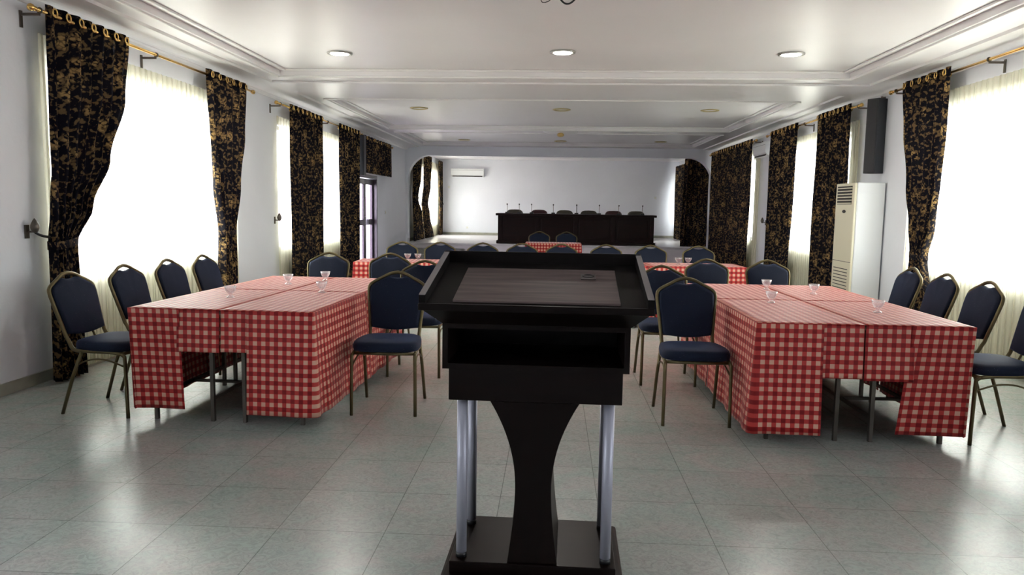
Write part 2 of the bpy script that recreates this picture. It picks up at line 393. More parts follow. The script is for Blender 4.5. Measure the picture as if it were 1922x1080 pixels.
struct(MB().box(-9.2, -9.0, 12, 36, -.15, 1.75).build('wall_exterior', 'exterior_pink'))

# windows, including the unseen pair added behind the camera for daylight
wn = 0
for side, lst in ((-1, LW), (1, RW)):
    for (a, c) in lst:
        wn += 1; stage = a > 20
        xo = (XL - .14) if side < 0 else (XR + .14)
        z0 = ZW0 + (.05 if stage and side < 0 else 0)
        r = thing('window_%d' % wn, (xo, (a + c) / 2, z0), kind='structure')
        w = (c - a) / 2; h = ZW1 - z0; f = MB(); t = .05
        f.box(-.03, .03, -w, w, 0, t).box(-.03, .03, -w, w, h - t, h).box(-.03, .03, -w, -w + t, t, h - t).box(-.03, .03, w - t, w, t, h - t)
        n = 4
        for k in range(1, n): y = -w + 2 * w * k / n; f.box(-.025, .025, y - .025, y + .025, t, h - t)
        f.build('window_frame', 'white_frame', r)
        MB().box(-.003, .003, -w + t, w - t, t, h - t).build('window_pane', 'pane', r)

# side door, dark frame, two glazed leaves
dr = thing('door_1', (XL - .10, (DOOR[0] + DOOR[1]) / 2, 0), kind='structure')
hw = (DOOR[1] - DOOR[0]) / 2; H = DOOR[3]
MB().box(-.06, .10, -hw, -hw + .06, 0, H).box(-.06, .10, hw - .06, hw, 0, H).box(-.06, .10, -hw + .06, hw - .06, H - .07, H).build('door_frame', 'door_frame', dr, bevel=.004)
for s in (-1, 1):
    y0, y1 = (-hw + .065, -.005) if s < 0 else (.005, hw - .065)
    lf = MB().box(-.02, .02, y0, y0 + .10, .01, H - .08).box(-.02, .02, y1 - .10, y1, .01, H - .08)
    for z in (.01, .96, H - .20): lf.box(-.02, .02, y0 + .10, y1 - .10, z, z + (.16 if z < .1 else .12))
    l = lf.build('door_leaf', 'door_frame', dr, bevel=.004)
    MB().box(-.003, .003, y0 + .10, y1 - .10, .17, .96).box(-.003, .003, y0 + .10, y1 - .10, 1.08, H - .20).build('door_pane', 'door_glass', l)
    yy = y1 - .05 if s < 0 else y0 + .05
    MB().tube([(.02, yy, .98), (.07, yy, .98), (.07, yy, 1.14), (.02, yy, 1.14)], .009).build('door_handle', 'silver', l)

# ------------------------------------------------------------------ curtains
def interp(kn, z):
    kn = sorted(kn)
    if z <= kn[0][0]: return kn[0][1:]
    for (a, b_) in zip(kn, kn[1:]):
        if z <= b_[0]:
            t = (z - a[0]) / (b_[0] - a[0]); t = t * t * (3 - 2 * t)
            return tuple(p + (q - p) * t for p, q in zip(a[1:], b_[1:]))
    return kn[-1][1:]
def drape_mesh(side, xw, knots, z0, z1, folds, amp, fabw, nv=46, per=10, stepped=True, seed=0, dense=1.0):
    """pleated cloth hanging along a side wall; side=-1 left wall, xw = plane, knots (z, ya, yb) edges"""
    rnd = random.Random(seed); nu = folds * per; b = MB(); uv = []
    ph = [rnd.uniform(-.6, .6) for _ in range(folds + 2)]
    full = knots[-1][2] - knots[-1][1] if False else max(abs(k[2] - k[1]) for k in knots)
    for j in range(nv + 1):
        z = z0 + (z1 - z0) * j / nv; ya, yb = interp(knots, z); w = abs(yb - ya) / full
        for i in range(nu + 1):
            u = i / nu; k = u * folds; ki = int(min(k, folds - 1e-6))
            wob = .25 * math.sin(z * 3.1 + ph[ki] * 5) * (1 - abs(z - z1) / (z1 - z0 + .01) * .2)
            d = math.sin(2 * PI * (k + .12 * wob))
            A = amp * (.55 + .45 * min(1.6, 1 / max(w, .35)) * .8) * (1 + .25 * ph[ki])
            zz = z
            if stepped and j == nv: zz = z + .012 * math.cos(2 * PI * k) + .004 * ph[ki]
            b.v.append((xw - side * A * d * 1.0, ya + (yb - ya) * u + .012 * math.sin(4 * PI * k) * w, zz)); uv.append((u * fabw + seed * .37, z))
    for j in range(nv):
        for i in range(nu):
            a = j * (nu + 1) + i; b.f.append((a, a + 1, a + nu + 2, a + nu + 1)); b.sm.append(True)
    return b, uv
def curtain(side, xw, knots, z0, z1, folds, fabw, label, amp=.035, group=None, seed=0, tie=None, rings=True, name='curtain'):
    yc = (knots[-1][1] + knots[-1][2]) / 2
    t = thing(name, (xw, yc, z0), label=label, cat='curtain', group=group)
    b, uv = drape_mesh(side, xw, knots, z0, z1, folds, amp, fabw, seed=seed)
    b.v = [(x - xw, y - yc, z - z0) for x, y, z in b.v]
    b.build('curtain_panel', 'damask', t, uv=uv, solid=.004)
    if rings:
        ya, yb = interp(knots, z1)
        for k in range(folds):
            for e in (.25, .75):
                if e == .75 and k % 2: continue
                y = ya + (yb - ya) * (k + e) / folds - yc; sx = -side * amp * (1 if e == .25 else -1)
                pts = [(sx * .95 + .006 * (1 if e == .25 else -1) * -side, y + .026 * math.cos(a * PI / 8), z1 - .045 - z0 + .030 * math.sin(a * PI / 8)) for a in range(16)]
                MB().tube(pts, .0065, 6, closed=True).build('eyelet_ring', 'brass', t)
    if tie:
        zt, = tie if isinstance(tie, tuple) else (tie,)
        ya, yb = interp(knots, zt); ya -= yc; yb -= yc; r = amp * 1.35 + .012
        pts = []
        for k in range(28):
            a = 2 * PI * k / 28
            pts.append((r * math.cos(a), (ya + yb) / 2 + (abs(yb - ya) / 2 + .012) * math.sin(a), zt - z0 + .02 * math.sin(a)))
        tb = MB(); n = len(pts)
        for p in pts: tb.v += [(p[0], p[1], p[2] - .03), (p[0], p[1], p[2] + .03)]
        for k in range(n):
            a, c = 2 * k, 2 * ((k + 1) % n); tb.f.append((a, c, c + 1, a + 1)); tb.sm.append(True)
        tb.build('tieback', 'damask', t, uv=[(k * .02, (k % 2) * .06) for k in range(2 * n)], solid=.005)
    return t
def sheer_panel(side, xw, ya, yb, z0, z1, folds, label, seed=0, knots=None):
    kn = knots or [(z0, ya, yb), (z1, ya, yb)]
    b, uv = drape_mesh(side, xw, kn, z0, z1, folds, .013, yb - ya, nv=14, per=6, stepped=False, seed=seed)
    b.v = [(x - xw, y - ya, z - z0) for x, y, z in b.v]
    o = b.build('sheer_curtain', 'sheer', None, uv=uv); o.location = (xw, ya, z0)
    return tag(o, label, 'sheer curtain')
def rod(side, xw, ya, yb, z, label, finials=True, brackets=()):
    t = thing('curtain_rod', (xw, ya, z), label=label, cat='curtain rod')
    L_ = yb - ya; MB().tube([(0, 0, 0), (0, L_, 0)], .0125, 12).build('rod_tube', 'brass', t)
    for y, s in ((0, -1), (L_, 1)):
        prof = [(.002, 0), (.018, .004), (.018, .014), (.012, .02), (.026, .045), (.026, .06), (.012, .078), (.002, .082)]
        f = MB().lathe(prof, 14); f.v = [(p[0], s * p[2] + y, p[1]) for p in f.v]; f.build('finial', 'brass', t)
    wall = (XL if side < 0 else XR) - xw
    for y in brackets:
        y -= ya
        br = MB().box(min(wall, 0), max(wall, 0), y - .008, y + .008, -.036, -.018).box(wall - (.012 if side > 0 else 0), wall + (.012 if side < 0 else 0), y - .012, y + .012, -.12, .0)
        br.tube([(math.cos(a * PI / 6) * .018, y, math.sin(a * PI / 6) * .018) for a in range(12)], .006, 6, closed=True)
        br.build('bracket', 'dark_metal', t)
    return t
def hook(side, y, z, label, cord=0):
    X = XL if side < 0 else XR; s = -side
    t = thing('tieback_hook', (X, y, z), label=label, cat='curtain hook')
    MB().box(min(0, s * .012), max(0, s * .012), -.02, .02, -.05, .05).tube([(0, 0, 0), (s * .07, 0, 0)], .007).build('stem', 'dark_metal', t)
    prof = [(.004, -.012), (.02, 0), (.032, .03), (.03, .05), (.014, .085), (.004, .10)]
    p = MB().lathe(prof, 12, (s * .07, 0, 0)); p.build('finial', 'dark_metal', t)
    if cord: MB().tube(bez([(s * .07, 0, -.005), (s * .10, cord * .35, -.03), (s * .13, cord, -.045)], 5), .010, 8).build('cord', 'black_plastic', t)
    return t
CX = XL + .15; CXR = XR - .15
# left window nearest the camera
rod(-1, CX, 5.36, 9.22, 2.765, 'brass curtain rod over the large near window on the left wall', brackets=(5.40, 7.0))
curtain(-1, CX, [(.02, 5.37, 5.72), (.55, 5.39, 5.68), (1.07, 5.40, 5.66), (1.35, 5.42, 5.90), (1.75, 5.44, 6.20), (2.3, 5.46, 6.45), (2.81, 5.46, 6.55)], .02, 2.815, 7, 1.9,
        'dark floral curtain tied low, nearest the camera on the left wall', .045, seed=1, tie=1.07)
curtain(-1, CX, [(.02, 8.20, 8.62), (.55, 8.24, 8.62), (1.05, 8.28, 8.60), (1.6, 8.14, 8.80), (2.2, 8.06, 8.98), (2.81, 8.02, 9.08)], .02, 2.815, 6, 1.8,
        'dark floral tied curtain at the far end of the near left window', .045, seed=2, tie=1.05)
sheer_panel(-1, XL + .055, 5.50, 8.95, .03, 2.63, 36, 'cream sheer curtain over the bright near window on the left wall', 3)
hook(-1, 5.34, 1.16, 'dark wall hook with pointed finial beside the nearest left curtain', .10)
# left second window
rod(-1, CX, 10.1, 14.5, 2.745, 'brass curtain rod over the second window of the left wall', brackets=(10.2, 12.35))
curtain(-1, CX, [(.02, 10.55, 12.05), (2.78, 10.55, 12.08)], .02, 2.785, 8, 2.6, 'straight dark floral curtain at the near end of the second left window', .04, seed=3)
curtain(-1, CX, [(.02, 13.0, 14.3), (2.78, 12.98, 14.36)], .02, 2.785, 7, 2.2, 'straight dark floral curtain beside the glazed side door', .045, seed=4)
sheer_panel(-1, XL + .055, 10.3, 14.0, .03, 2.60, 34, 'cream sheer curtain over the second window of the left wall', 5)
hook(-1, 10.3, 1.16, 'small dark wall hook beside the second left window')
# valance over the door
vt = thing('valance', (CX, 15.95, 2.03), label='short dark floral valance hanging above the glazed side door', cat='valance')
vb, vuv = drape_mesh(-1, 0, [(0, -1.22, 1.28), (.70, -1.22, 1.22)], 0, .72, 9, .03, 2.6, nv=12, seed=6)
vb.build('valance_panel', 'damask', vt, uv=vuv, solid=.004)
for y in (-1.1, -.5, .1, .7): MB().tube([(.0 + .035, y + .026 * math.cos(a * PI / 8), .675 + .03 * math.sin(a * PI / 8)) for a in range(16)], .0065, 6, closed=True).build('eyelet_ring', 'brass', vt)
rod(-1, CX, 14.66, 17.25, 2.705, 'brass rod carrying the short valance above the side door', brackets=(14.8, 17.1))
# right window nearest the camera
rod(1, CXR, 5.4, 9.2, 2.805, 'brass curtain rod over the large near window on the right wall', brackets=(5.5, 7.25, 9.12))
curtain(1, CXR, [(.02, 7.98, 8.60), (.5, 8.02, 8.50), (.93, 8.16, 8.44), (1.25, 8.02, 8.54), (1.7, 7.96, 8.70), (2.3, 7.91, 8.86), (2.85, 7.90, 8.94)], .02, 2.855, 6, 1.8,
        'dark floral curtain tied at the waist, behind the chairs by the right window', .045, seed=7, tie=.93)
sheer_panel(1, XR - .055, 5.5, 8.85, .03, 2.66, 34, 'cream sheer curtain over the bright near window on the right wall', 8)
# right second window
rod(1, CXR, 10.15, 14.35, 2.775, 'brass curtain rod over the right window behind the tall cooler', brackets=(10.2, 12.3))
curtain(1, CXR, [(.02, 10.42, 11.75), (2.8, 10.42, 11.72)], .02, 2.83, 8, 2.5, 'straight dark floral curtain just behind the tall air conditioner', .04, seed=9)
curtain(1, CXR, [(.02, 12.8, 14.2), (2.8, 12.62, 14.18)], .02, 2.82, 7, 2.4, 'straight dark floral curtain at the far end of the second right window', .045, seed=10)
sheer_panel(1, XR - .055, 10.35, 13.9, .03, 2.62, 34, 'cream sheer curtain over the right window behind the air conditioner', 11)
# right third window
rod(1, CXR, 15.2, 19.45, 2.765, 'brass curtain rod over the right window closest to the stage', brackets=(15.25,))
curtain(1, CXR, [(.02, 15.5, 17.66), (2.8, 15.42, 17.58)], .02, 2.81, 9, 3.0, 'wide dark floral curtain at the near end of the third right window', .04, seed=12)
curtain(1, CXR, [(.02, 17.62, 19.3), (2.8, 17.52, 19.35)], .02, 2.81, 8, 2.4, 'dark floral curtain against the right edge of the stage arch', .045, seed=13)
sheer_panel(1, XR - .055, 15.15, 19.2, .03, 2.62, 34, 'cream sheer curtain over the third window of the right wall', 14)
hook(1, 14.75, 1.16, 'small dark wall hook between the second and third right windows')
# stage, left side
z = ZS + .01
curtain(-1, CX, [(z, 19.96, 21.7), (1.15, 19.96, 21.2), (1.58, 19.96, 20.5), (2.2, 19.96, 21.0), (2.83, 19.96, 21.15)], z, 2.84, 6, 1.5, 'tied dark floral curtain just inside the left edge of the stage', .04, seed=15, tie=1.58, rings=False)
curtain(-1, CX, [(z, 21.75, 23.3), (1.1, 21.3, 22.5), (1.44, 21.25, 22.1), (2.0, 21.5, 22.6), (2.83, 21.55, 22.85)], z, 2.84, 6, 1.5, 'tied dark floral curtain in the middle of the stage side window', .04, seed=16, tie=1.44, rings=False)
curtain(-1, CX, [(z, 24.45, 25.1), (1.44, 24.6, 25.05), (2.1, 24.4, 25.1), (2.83, 24.3, 25.1)], z, 2.84, 4, 1.0, 'narrow dark floral curtain in the back left corner of the stage', .04, seed=17, tie=1.44, rings=False)
sheer_panel(-1, XL + .055, 20.65, 24.9, z, 2.75, 40, 'cream sheer curtain over the window beside the stage', 18)
# stage, right side: a drape drawn across the wing, and a lit curtain at the back
def front_drape():
    xa, xb, y, z1 = 3.40, 4.04, 20.05, 2.78
    t = thing('stage_drape', ((xa + xb) / 2, y, ZS), label='broad very dark drape hanging in the right wing of the stage', cat='curtain')
    b, uv = drape_mesh(-1, 0, [(0, -.36, .32), (z1 - ZS, -.31, .32)], 0, z1 - ZS, 6, .05, 1.6, seed=19)
    b.v = [(y_, x_, z_) for x_, y_, z_ in b.v]
    b.build('drape_panel', 'damask', t, uv=uv, solid=.004); return t
front_drape()
curtain(1, CXR, [(z, 22.9, 24.9), (1.2, 23.0, 24.9), (2.8, 23.0, 25.0)], z, 2.76, 4, 1.2, 'light-struck floral curtain behind the dark stage drape', .04, seed=20, rings=False)
sheer_panel(1, XR - .055, 22.4, 24.9, z, 2.6, 20, 'cream sheer curtain behind the dark stage drape', 21)

# ------------------------------------------------------------------ banquet chair
def shoulder_curve():
    """outline of back frame in local (x, z'), z' measured along the back"""
    return [(-.172, .44), (-.180, .55), (-.192, .66), (-.200, .74), (-.203, .785), (-.196, .818), (-.168, .842), (-.110, .872), (-.055, .900), (0, .912)]
def back_y(zv):      # lean of the back
    return .19 + max(0, zv - .44) * .30
def make_chair():
    t = thing('banquet_chair', (0, 0, 0), label='x', cat='chair')
    half = shoulder_curve(); outl = bez([(x, 0, z_) for x, z_ in half], 5)
    left = [(p.x, back_y(p.z), p.z) for p in outl]
    right = [(-x, y, z_) for x, y, z_ in reversed(left[:-1])]
    rail_l = bez([(-.205, -.205, .415), (-.205, -.12, .425), (-.202, .05, .425), (-.188, .15, .43), (-.172, back_y(.48), .49)], 5)
    rl = [tuple(p) for p in rail_l]
    path = rl[:-1] + [p for p in left if p[2] > .5] + [p for p in right if p[2] > .5] + [(-x, y, z_) for x, y, z_ in reversed(rl[:-1])]
    fr = MB().tube(path, .0125, 8)
    fr.tube([(-.20, -.20, .415), (0, -.215, .415), (.20, -.20, .415)], .011, 8)
    fr.tube([(-.185, .16, .43), (.185, .16, .43)], .010, 8)
    fr.tube([(-.06, .165, .43), (-.06, back_y(.54), .54)], .007, 6).tube([(.06, .165, .43), (.06, back_y(.54), .54)], .007, 6)
    fr.build('back_frame', 'dull_brass', t)
    # backrest pad, with the hand hole left open under the crown
    lo, hi = .526, .862
    prof = [(-.165, lo), (-.170, .56), (-.181, .66), (-.190, .74), (-.193, .785), (-.187, .815), (-.163, .834), (-.108, .863), (-.078, .879), (-.058, .880), (-.036, .873), (0, .870)]
    ring = prof + [(-x, z_) for x, z_ in reversed(prof[:-1])]
    ring = ring + [(.08, lo - .012), (0, lo - .017), (-.08, lo - .012)]
    n = len(ring); b = MB(); cx, cz = 0, .67
    def lay(sc, dy):
        return [((cx + (x - cx) * sc), back_y(cz + (z_ - cz) * sc) + dy, cz + (z_ - cz) * sc) for x, z_ in ring]
    layers = [(.90, -.030), (.965, -.026), (1.0, -.012), (1.0, .010), (.97, .018), (.90, .020)]
    for sc, dy in layers: b.v += lay(sc, dy)
    for k in range(len(layers) - 1):
        for i in range(n): b.f.append((k * n + i, k * n + (i + 1) % n, (k + 1) * n + (i + 1) % n, (k + 1) * n + i)); b.sm.append(True)
    for k in (0, len(layers) - 1):
        o = k * n; c = len(b.v); b.v.append((cx, back_y(cz) + layers[k][1] * 1.15, cz))
        for i in range(n): b.f.append((o + i, o + (i + 1) % n, c)); b.sm.append(True)
    b.build('backrest', 'fabric', t)
    # seat cushion
    def seat_ring(sc, z_, dx=0):
        out = []
        for k in range(32):
            a = 2 * PI * k / 32; ca, sa = math.cos(a), math.sin(a); e = .42
            x = math.copysign(abs(ca) ** e, ca); y = math.copysign(abs(sa) ** e, sa)
            w = .222 + (-.020 if y > 0 else 0) * y
            out.append((x * w * sc, -.035 + y * .205 * sc, z_))
        return out
    b = MB(); ly = [(.93, .428), (.985, .432), (1.0, .45), (1.0, .468), (.97, .484), (.85, .494), (.5, .500)]
    for sc, z_ in ly: b.v += seat_ring(sc, z_)
    for k in range(len(ly) - 1):
        for i in range(32): b.f.append((k * 32 + i, k * 32 + (i + 1) % 32, (k + 1) * 32 + (i + 1) % 32, (k + 1) * 32 + i)); b.sm.append(True)
    b.f += [tuple(range(32))[::-1], tuple(range(32 * (len(ly) - 1), 32 * len(ly)))]; b.sm += [True, True]
    b.build('seat', 'fabric', t)
    for s in (-1, 1):
        p = bez([(s * .205, -.19, .418), (s * .208, -.222, .405), (s * .210, -.232, .36), (s * .213, -.240, 0.0)], 4)
        MB().tube(p, .0115, 8).build('leg', 'dull_brass', t)
        MB().tube([(s * .198, .085, .42), (s * .205, .15, .26), (s * .212, .235, 0.0)], .0115, 8).build('leg', 'dull_brass', t)
        MB().tube(bez([(s * .207, -.228, .335), (s * .203, -.10, .372), (s * .203, .02, .37), (s * .203, .125, .33)], 4), .006, 6).build('stretcher', 'dull_brass', t)
    return t
chair0 = make_chair(); chair_used = [False]
def chair(x, y, rz, label, group, z=0):
    if not chair_used[0]:
        chair_used[0] = True; chair0.location = (x, y, z); chair0.rotation_euler = (0, 0, rz); chair0['label'] = label; chair0['group'] = group; return chair0
    return copy_tree(chair0, (x, y, z), rz, label, group)
D = math.radians
gA = 'navy chairs along the window side of the left tables'
chair(-2.94, 4.80, D(84), 'navy chair nearest the camera on the window side of the left tables', gA)
chair(-2.93, 5.45, D(86), 'second navy chair from the camera on the window side of the left tables', gA)
chair(-2.91, 6.05, D(86), 'third navy chair from the camera on the window side of the left tables', gA)
chair(-2.88, 6.62, D(86), 'navy chair farthest from the camera on the window side of the left tables', gA)
gB = 'navy chairs along the aisle'
chair(-1.115, 5.03, D(2), 'navy banquet chair facing the camera on the aisle side of the left tables', gB)
chair(-1.12, 6.16, D(0), 'navy chair half hidden behind the lectern on the left of the aisle', gB)
chair(.945, 5.0, D(0), 'navy banquet chair facing the camera on the aisle side of the right tables', gB)
chair(.93, 6.10, D(0), 'navy chair standing behind the front aisle chair of the right tables', gB)
gC = 'navy chairs at the far ends of the near tables'
chair(-2.23, 7.0, D(0), 'navy chair at the far end of the left tables, in front of the floral curtain', gC)
chair(-1.62, 7.04, D(0), 'navy chair at the far end of the left tables, closest to the aisle', gC)
chair(1.50, 7.05, D(0), 'navy chair at the far end of the right tables, closest to the aisle', gC)
chair(2.09, 7.07, D(0), 'navy chair at the far end of the right tables, by the tall cooler', gC)
gD = 'navy chairs along the window side of the right tables'
chair(2.78, 4.77, D(-88), 'navy chair cut by the right picture edge beside the right tables', gD)
chair(2.80, 5.48, D(-88), 'second navy chair from the camera on the window side of the right tables', gD)
chair(2.82, 6.10, D(-88), 'third navy chair from the camera on the window side of the right tables', gD)
chair(2.84, 6.72, D(-88), 'navy chair beside the tall air conditioner, farthest on the right window side', gD)
gE = 'navy chairs behind the far table row'
RY = lambda x: 8.50 + (x + 2.3) * .06          # near edge of the far table row
ords = ['leftmost', 'second from the left', 'third from the left', 'fourth from the left', 'fifth from the left', 'sixth from the left', 'second from the right', 'rightmost']
for x, o_ in zip((-1.99, -1.49, -.93, -.41, .11, .70, 1.29, 1.92), ords):
    chair(x, RY(x) + .93, D(0), 'navy chair, %s in the row behind the long far table' % o_, gE)
gF = 'navy chairs behind the small table near the stage'
chair(-.28, 14.55, D(0), 'left one of two navy chairs behind the small red table by the stage', gF)
chair(.26, 14.55, D(0), 'right one of two navy chairs behind the small red table by the stage', gF)

# ------------------------------------------------------------------ tables
def make_table(w, d, h=.725):
    t = thing('folding_table', (0, 0, 0), label='x', cat='table')
    MB().box(0, w, 0, d, h - .025, h).build('tabletop', 'table_top', t, bevel=.004)
    b = MB().box(.05, w - .05, .07, .10, h - .07, h - .026).box(.05, w - .05, d - .10, d - .07, h - .07, h - .026)
    b.build('apron', 'steel', t)
    for x in (.10, w - .10):
        for y in (.085, d - .085): MB().box(x - .0125, x + .0125, y - .0125, y + .0125, 0, h - .03).build('leg', 'steel', t, bevel=.002)
        MB().box(x - .01, x + .01, .098, d - .098, .14, .16).build('stretcher', 'steel', t)
    MB().box(.113, w - .113, d / 2 - .01, d / 2 + .01, .14, .16).build('stretcher', 'steel', t)
    return t
ZC = .735
def cloth(name, x0, x1, y0, y1, segs, seed=0, step=.02):
    """x0..y1: covered top; segs: list of skirts (pts, drop, flare, amp) - pts 2-D polyline walked with the outside on its right"""
    rnd = random.Random(seed); b = MB(); uv = []
    def grid(P, nu, nv, sm=True):
        o = len(b.v)
        for j in range(nv + 1):
            for i in range(nu + 1):
                p, q = P(i, j); b.v.append(p); uv.append(q)
        for j in range(nv):
            for i in range(nu): a = o + j * (nu + 1) + i; b.f.append((a, a + 1, a + nu + 2, a + nu + 1)); b.sm.append(sm)
    ph = [rnd.uniform(0, 6.28) for _ in range(4)]
    nx, ny = 12, 20
    grid(lambda i, j: ((x0 + (x1 - x0) * i / nx, y0 + (y1 - y0) * j / ny, ZC + (.0016 * math.sin(i * 1.7 + ph[0]) * math.sin(j * .9 + ph[1]) if 0 < i < nx and 0 < j < ny else 0)),
                       (x0 + (x1 - x0) * i / nx, y0 + (y1 - y0) * j / ny)), nx, ny)
    for pts, drop, flare, amp, *spr in segs:
        spr = spr[0] if spr else (0, 0)
        # arc-length samples with outward normals, rounded at corners
        sm = []; s = 0
        pv = [Vector(p) for p in pts]
        for k in range(len(pv) - 1):
            a, c = pv[k], pv[k + 1]; L_ = (c - a).length; t = (c - a) / L_; nrm = Vector((t.y, -t.x)); n = max(2, int(L_ / step))
            for i in range(n + 1): sm.append((a + t * L_ * i / n, nrm, s + L_ * i / n))
            s += L_
            if k < len(pv) - 2:
                t2 = (pv[k + 2] - c).normalized(); n2 = Vector((t2.y, -t2.x))
                for i in range(1, 8):
                    q = nrm.lerp(n2, i / 8).normalized(); sm.append((c, q, s))
        dr = drop if callable(drop) else (lambda s_, D_=drop: D_)
        NV = 14
        p0 = pv[0]; t0 = (pv[1] - pv[0]).normalized()
        horiz = abs(t0.x) > .5
        def P(i, j):
            p, nrm, s_ = sm[i]; tt = j / NV; dd = dr(s_)
            fold = amp * (math.sin(s_ * 16 + ph[0]) * .6 + math.sin(s_ * 27 + ph[1]) * .4) * tt ** 1.2
            off = .004 + flare * tt + fold * (1 if tt else 0)
            z_ = ZC - dd * tt
            tx, ty = -nrm.y, nrm.x; sp_ = (spr[1] * max(0, 1 - (s - s_) / .32) - spr[0] * max(0, 1 - s_ / .32)) * tt
            pos = (p.x + nrm.x * off + tx * sp_, p.y + nrm.y * off + ty * sp_, z_)
            if horiz: q = (p0.x + math.copysign(1, t0.x) * s_, y0 - dd * tt)
            else: q = (dd * tt + p0.x, p0.y + math.copysign(1, t0.y) * s_)
            return pos, q
        grid(P, len(sm) - 1, NV)
    o = b.build(name, 'gingham', None, uv=uv, solid=.002)
    return o
def place(o, loc, rz): o.location = loc; o.rotation_euler = (0, 0, rz); return o
TB = []
def block(ox, oy, rz, W_, L_, side, lows, shorts, cw):
    """four tables: origin = near corner; local x across, y away. labels by side word"""
    hw_, hl = W_ / 2, L_ / 2; c, s_ = math.cos(rz), math.sin(rz)
    g = 'folding tables under the %s cloths' % side
    def tw(x, y): return (ox + c * x - s_ * y, oy + s_ * x + c * y, 0)
    proto = make_table(hw_ - .012, hl - .012)
    pos = {'nw': (.006, .006), 'ne': (hw_ + .006, .006), 'fw': (.006, hl + .006), 'fe': (hw_ + .006, hl + .006)}
    first = True
    for k, (x, y) in pos.items():
        near = 'near' if k[0] == 'n' else 'far'; inner = (k[1] == 'e') == (side == 'left')
        lab = 'steel-legged table at the %s %s corner of the %s group' % (near, 'aisle' if inner else 'window', side)
        if first: o = proto; first = False; o.location = tw(x, y); o.rotation_euler = (0, 0, rz); o['label'] = lab; o['group'] = g
        else: copy_tree(proto, tw(x, y), rz, lab, g)
    zl, zs_ = lows; xl, xr = cw                     # cw: x where the long front pieces end (left, right)
    g2 = 'red gingham cloths on the %s tables' % side
    e = .004; fw, fe_ = (-.035, .035) if side == 'left' else (.030, -.03)
    long_drop = ZC - zl
    specs = []
    # near west: west side (walking from far to near keeps the outside on the right: direction -y) then front going +x
    def mk(x0, x1, y0, y1, segs, lab, sd):
        o = cloth('tablecloth', x0, x1, y0, y1, segs, sd); place(o, (ox, oy, 0), rz); tag(o, lab, 'tablecloth', g2)
    inner_e = side == 'left'
    w_word = 'window' if inner_e else 'aisle'; e_word = 'aisle' if inner_e else 'window'
    mk(-e, hw_ - .001, -e, hl - .003, [([(-e, hl - .01), (-e, -e), (xl, -e)], long_drop, fw, .010), ([(xl - .02, -e + .012), (hw_ - .004, -e + .012)], shorts[0], .015, .006)],
       'red gingham cloth on the near %s-side table of the %s group' % (w_word, side), 11)
    mk(hw_ + .001, W_ + e, -e, hl - .003, [([(xr, -e), (W_ + e, -e), (W_ + e, hl - .01)], long_drop, fe_, .010, (.0, 0) if side == 'left' else (.05, 0)), ([(hw_ + .004, -e + .012), (xr + .02, -e + .012)], shorts[1], .015, .006)],
       'red gingham cloth on the near %s-side table of the %s group' % (e_word, side), 12)
    mk(-e, hw_ - .001, hl + .003, L_ + e, [([(xl, L_ + e), (-e, L_ + e), (-e, hl + .008)], long_drop, fw * .8, .010), ([(hw_ - .004, L_ + e - .012), (xl - .02, L_ + e - .012)], shorts[0], .012, .004)],
       'red gingham cloth on the far %s-side table of the %s group' % (w_word, side), 13)
    mk(hw_ + .001, W_ + e, hl + .003, L_ + e, [([(W_ + e, hl + .008), (W_ + e, L_ + e), (xr, L_ + e)], long_drop, fe_ * .8, .010), ([(xr + .02, L_ + e - .012), (hw_ + .004, L_ + e - .012)], shorts[1], .012, .004)],
       'red gingham cloth on the far %s-side table of the %s group' % (e_word, side), 14)
block(-2.645, 4.49, D(-2.4), 1.185, 2.18, 'left', (.088, .2), (.268, .262), (.33, .77))
block(1.225, 4.46, D(0.4), 1.255, 2.30, 'right', (.068, .2), (.325, .335), (.385, .90))

# the far row of tables across the room
gR = 'tables of the far row'; gRc = 'red gingham cloths of the far row'
proto = None; NT = 4; TWd = 4.56 / NT; ang = math.atan(.06)
for k in range(NT):
    x = -2.30 + k * TWd * math.cos(ang); y = RY(x)
    lab = 'table under gingham, %s in the far row' % ords[k] if k < 3 else 'table under gingham, rightmost in the far row'
    if proto is None: proto = make_table(TWd - .02, .58); proto.location = (x, y, 0); proto.rotation_euler = (0, 0, ang); proto['label'] = lab; proto['group'] = gR
    else: copy_tree(proto, (x, y, 0), ang, lab, gR)
    segs = [([(0.003, -.004), (TWd - .006, -.004)], .62, .03, .012)]
    if k == 0: segs = [([(-.004, .58), (-.004, -.004), (TWd - .006, -.004)], .62, .04, .012)]
    if k == NT - 1: segs = [([(.003, -.004), (TWd, -.004), (TWd, .58)], .62, .04, .012)]
    o = cloth('tablecloth', -.002 if k == 0 else .001, TWd - .004, -.004, .585, segs, 30 + k)
    place(o, (x, y, 0), ang); tag(o, 'red gingham cloth, ' + (ords[k] if k < 3 else 'rightmost') + ' on the far table row', 'tablecloth', gRc)
t = make_table(1.02, .55); t.location = (-.51, 13.72, 0); t['label'] = 'small table under gingham standing alone before the stage'; 
o = cloth('tablecloth', -.004, 1.024, -.004, .554, [([(-.004, .55), (-.004, -.004), (1.024, -.004), (1.024, .55)], .55, .03, .01)], 41)
place(o, (-.51, 13.72, 0), 0); tag(o, 'red gingham cloth on the small table alone before the stage', 'tablecloth')

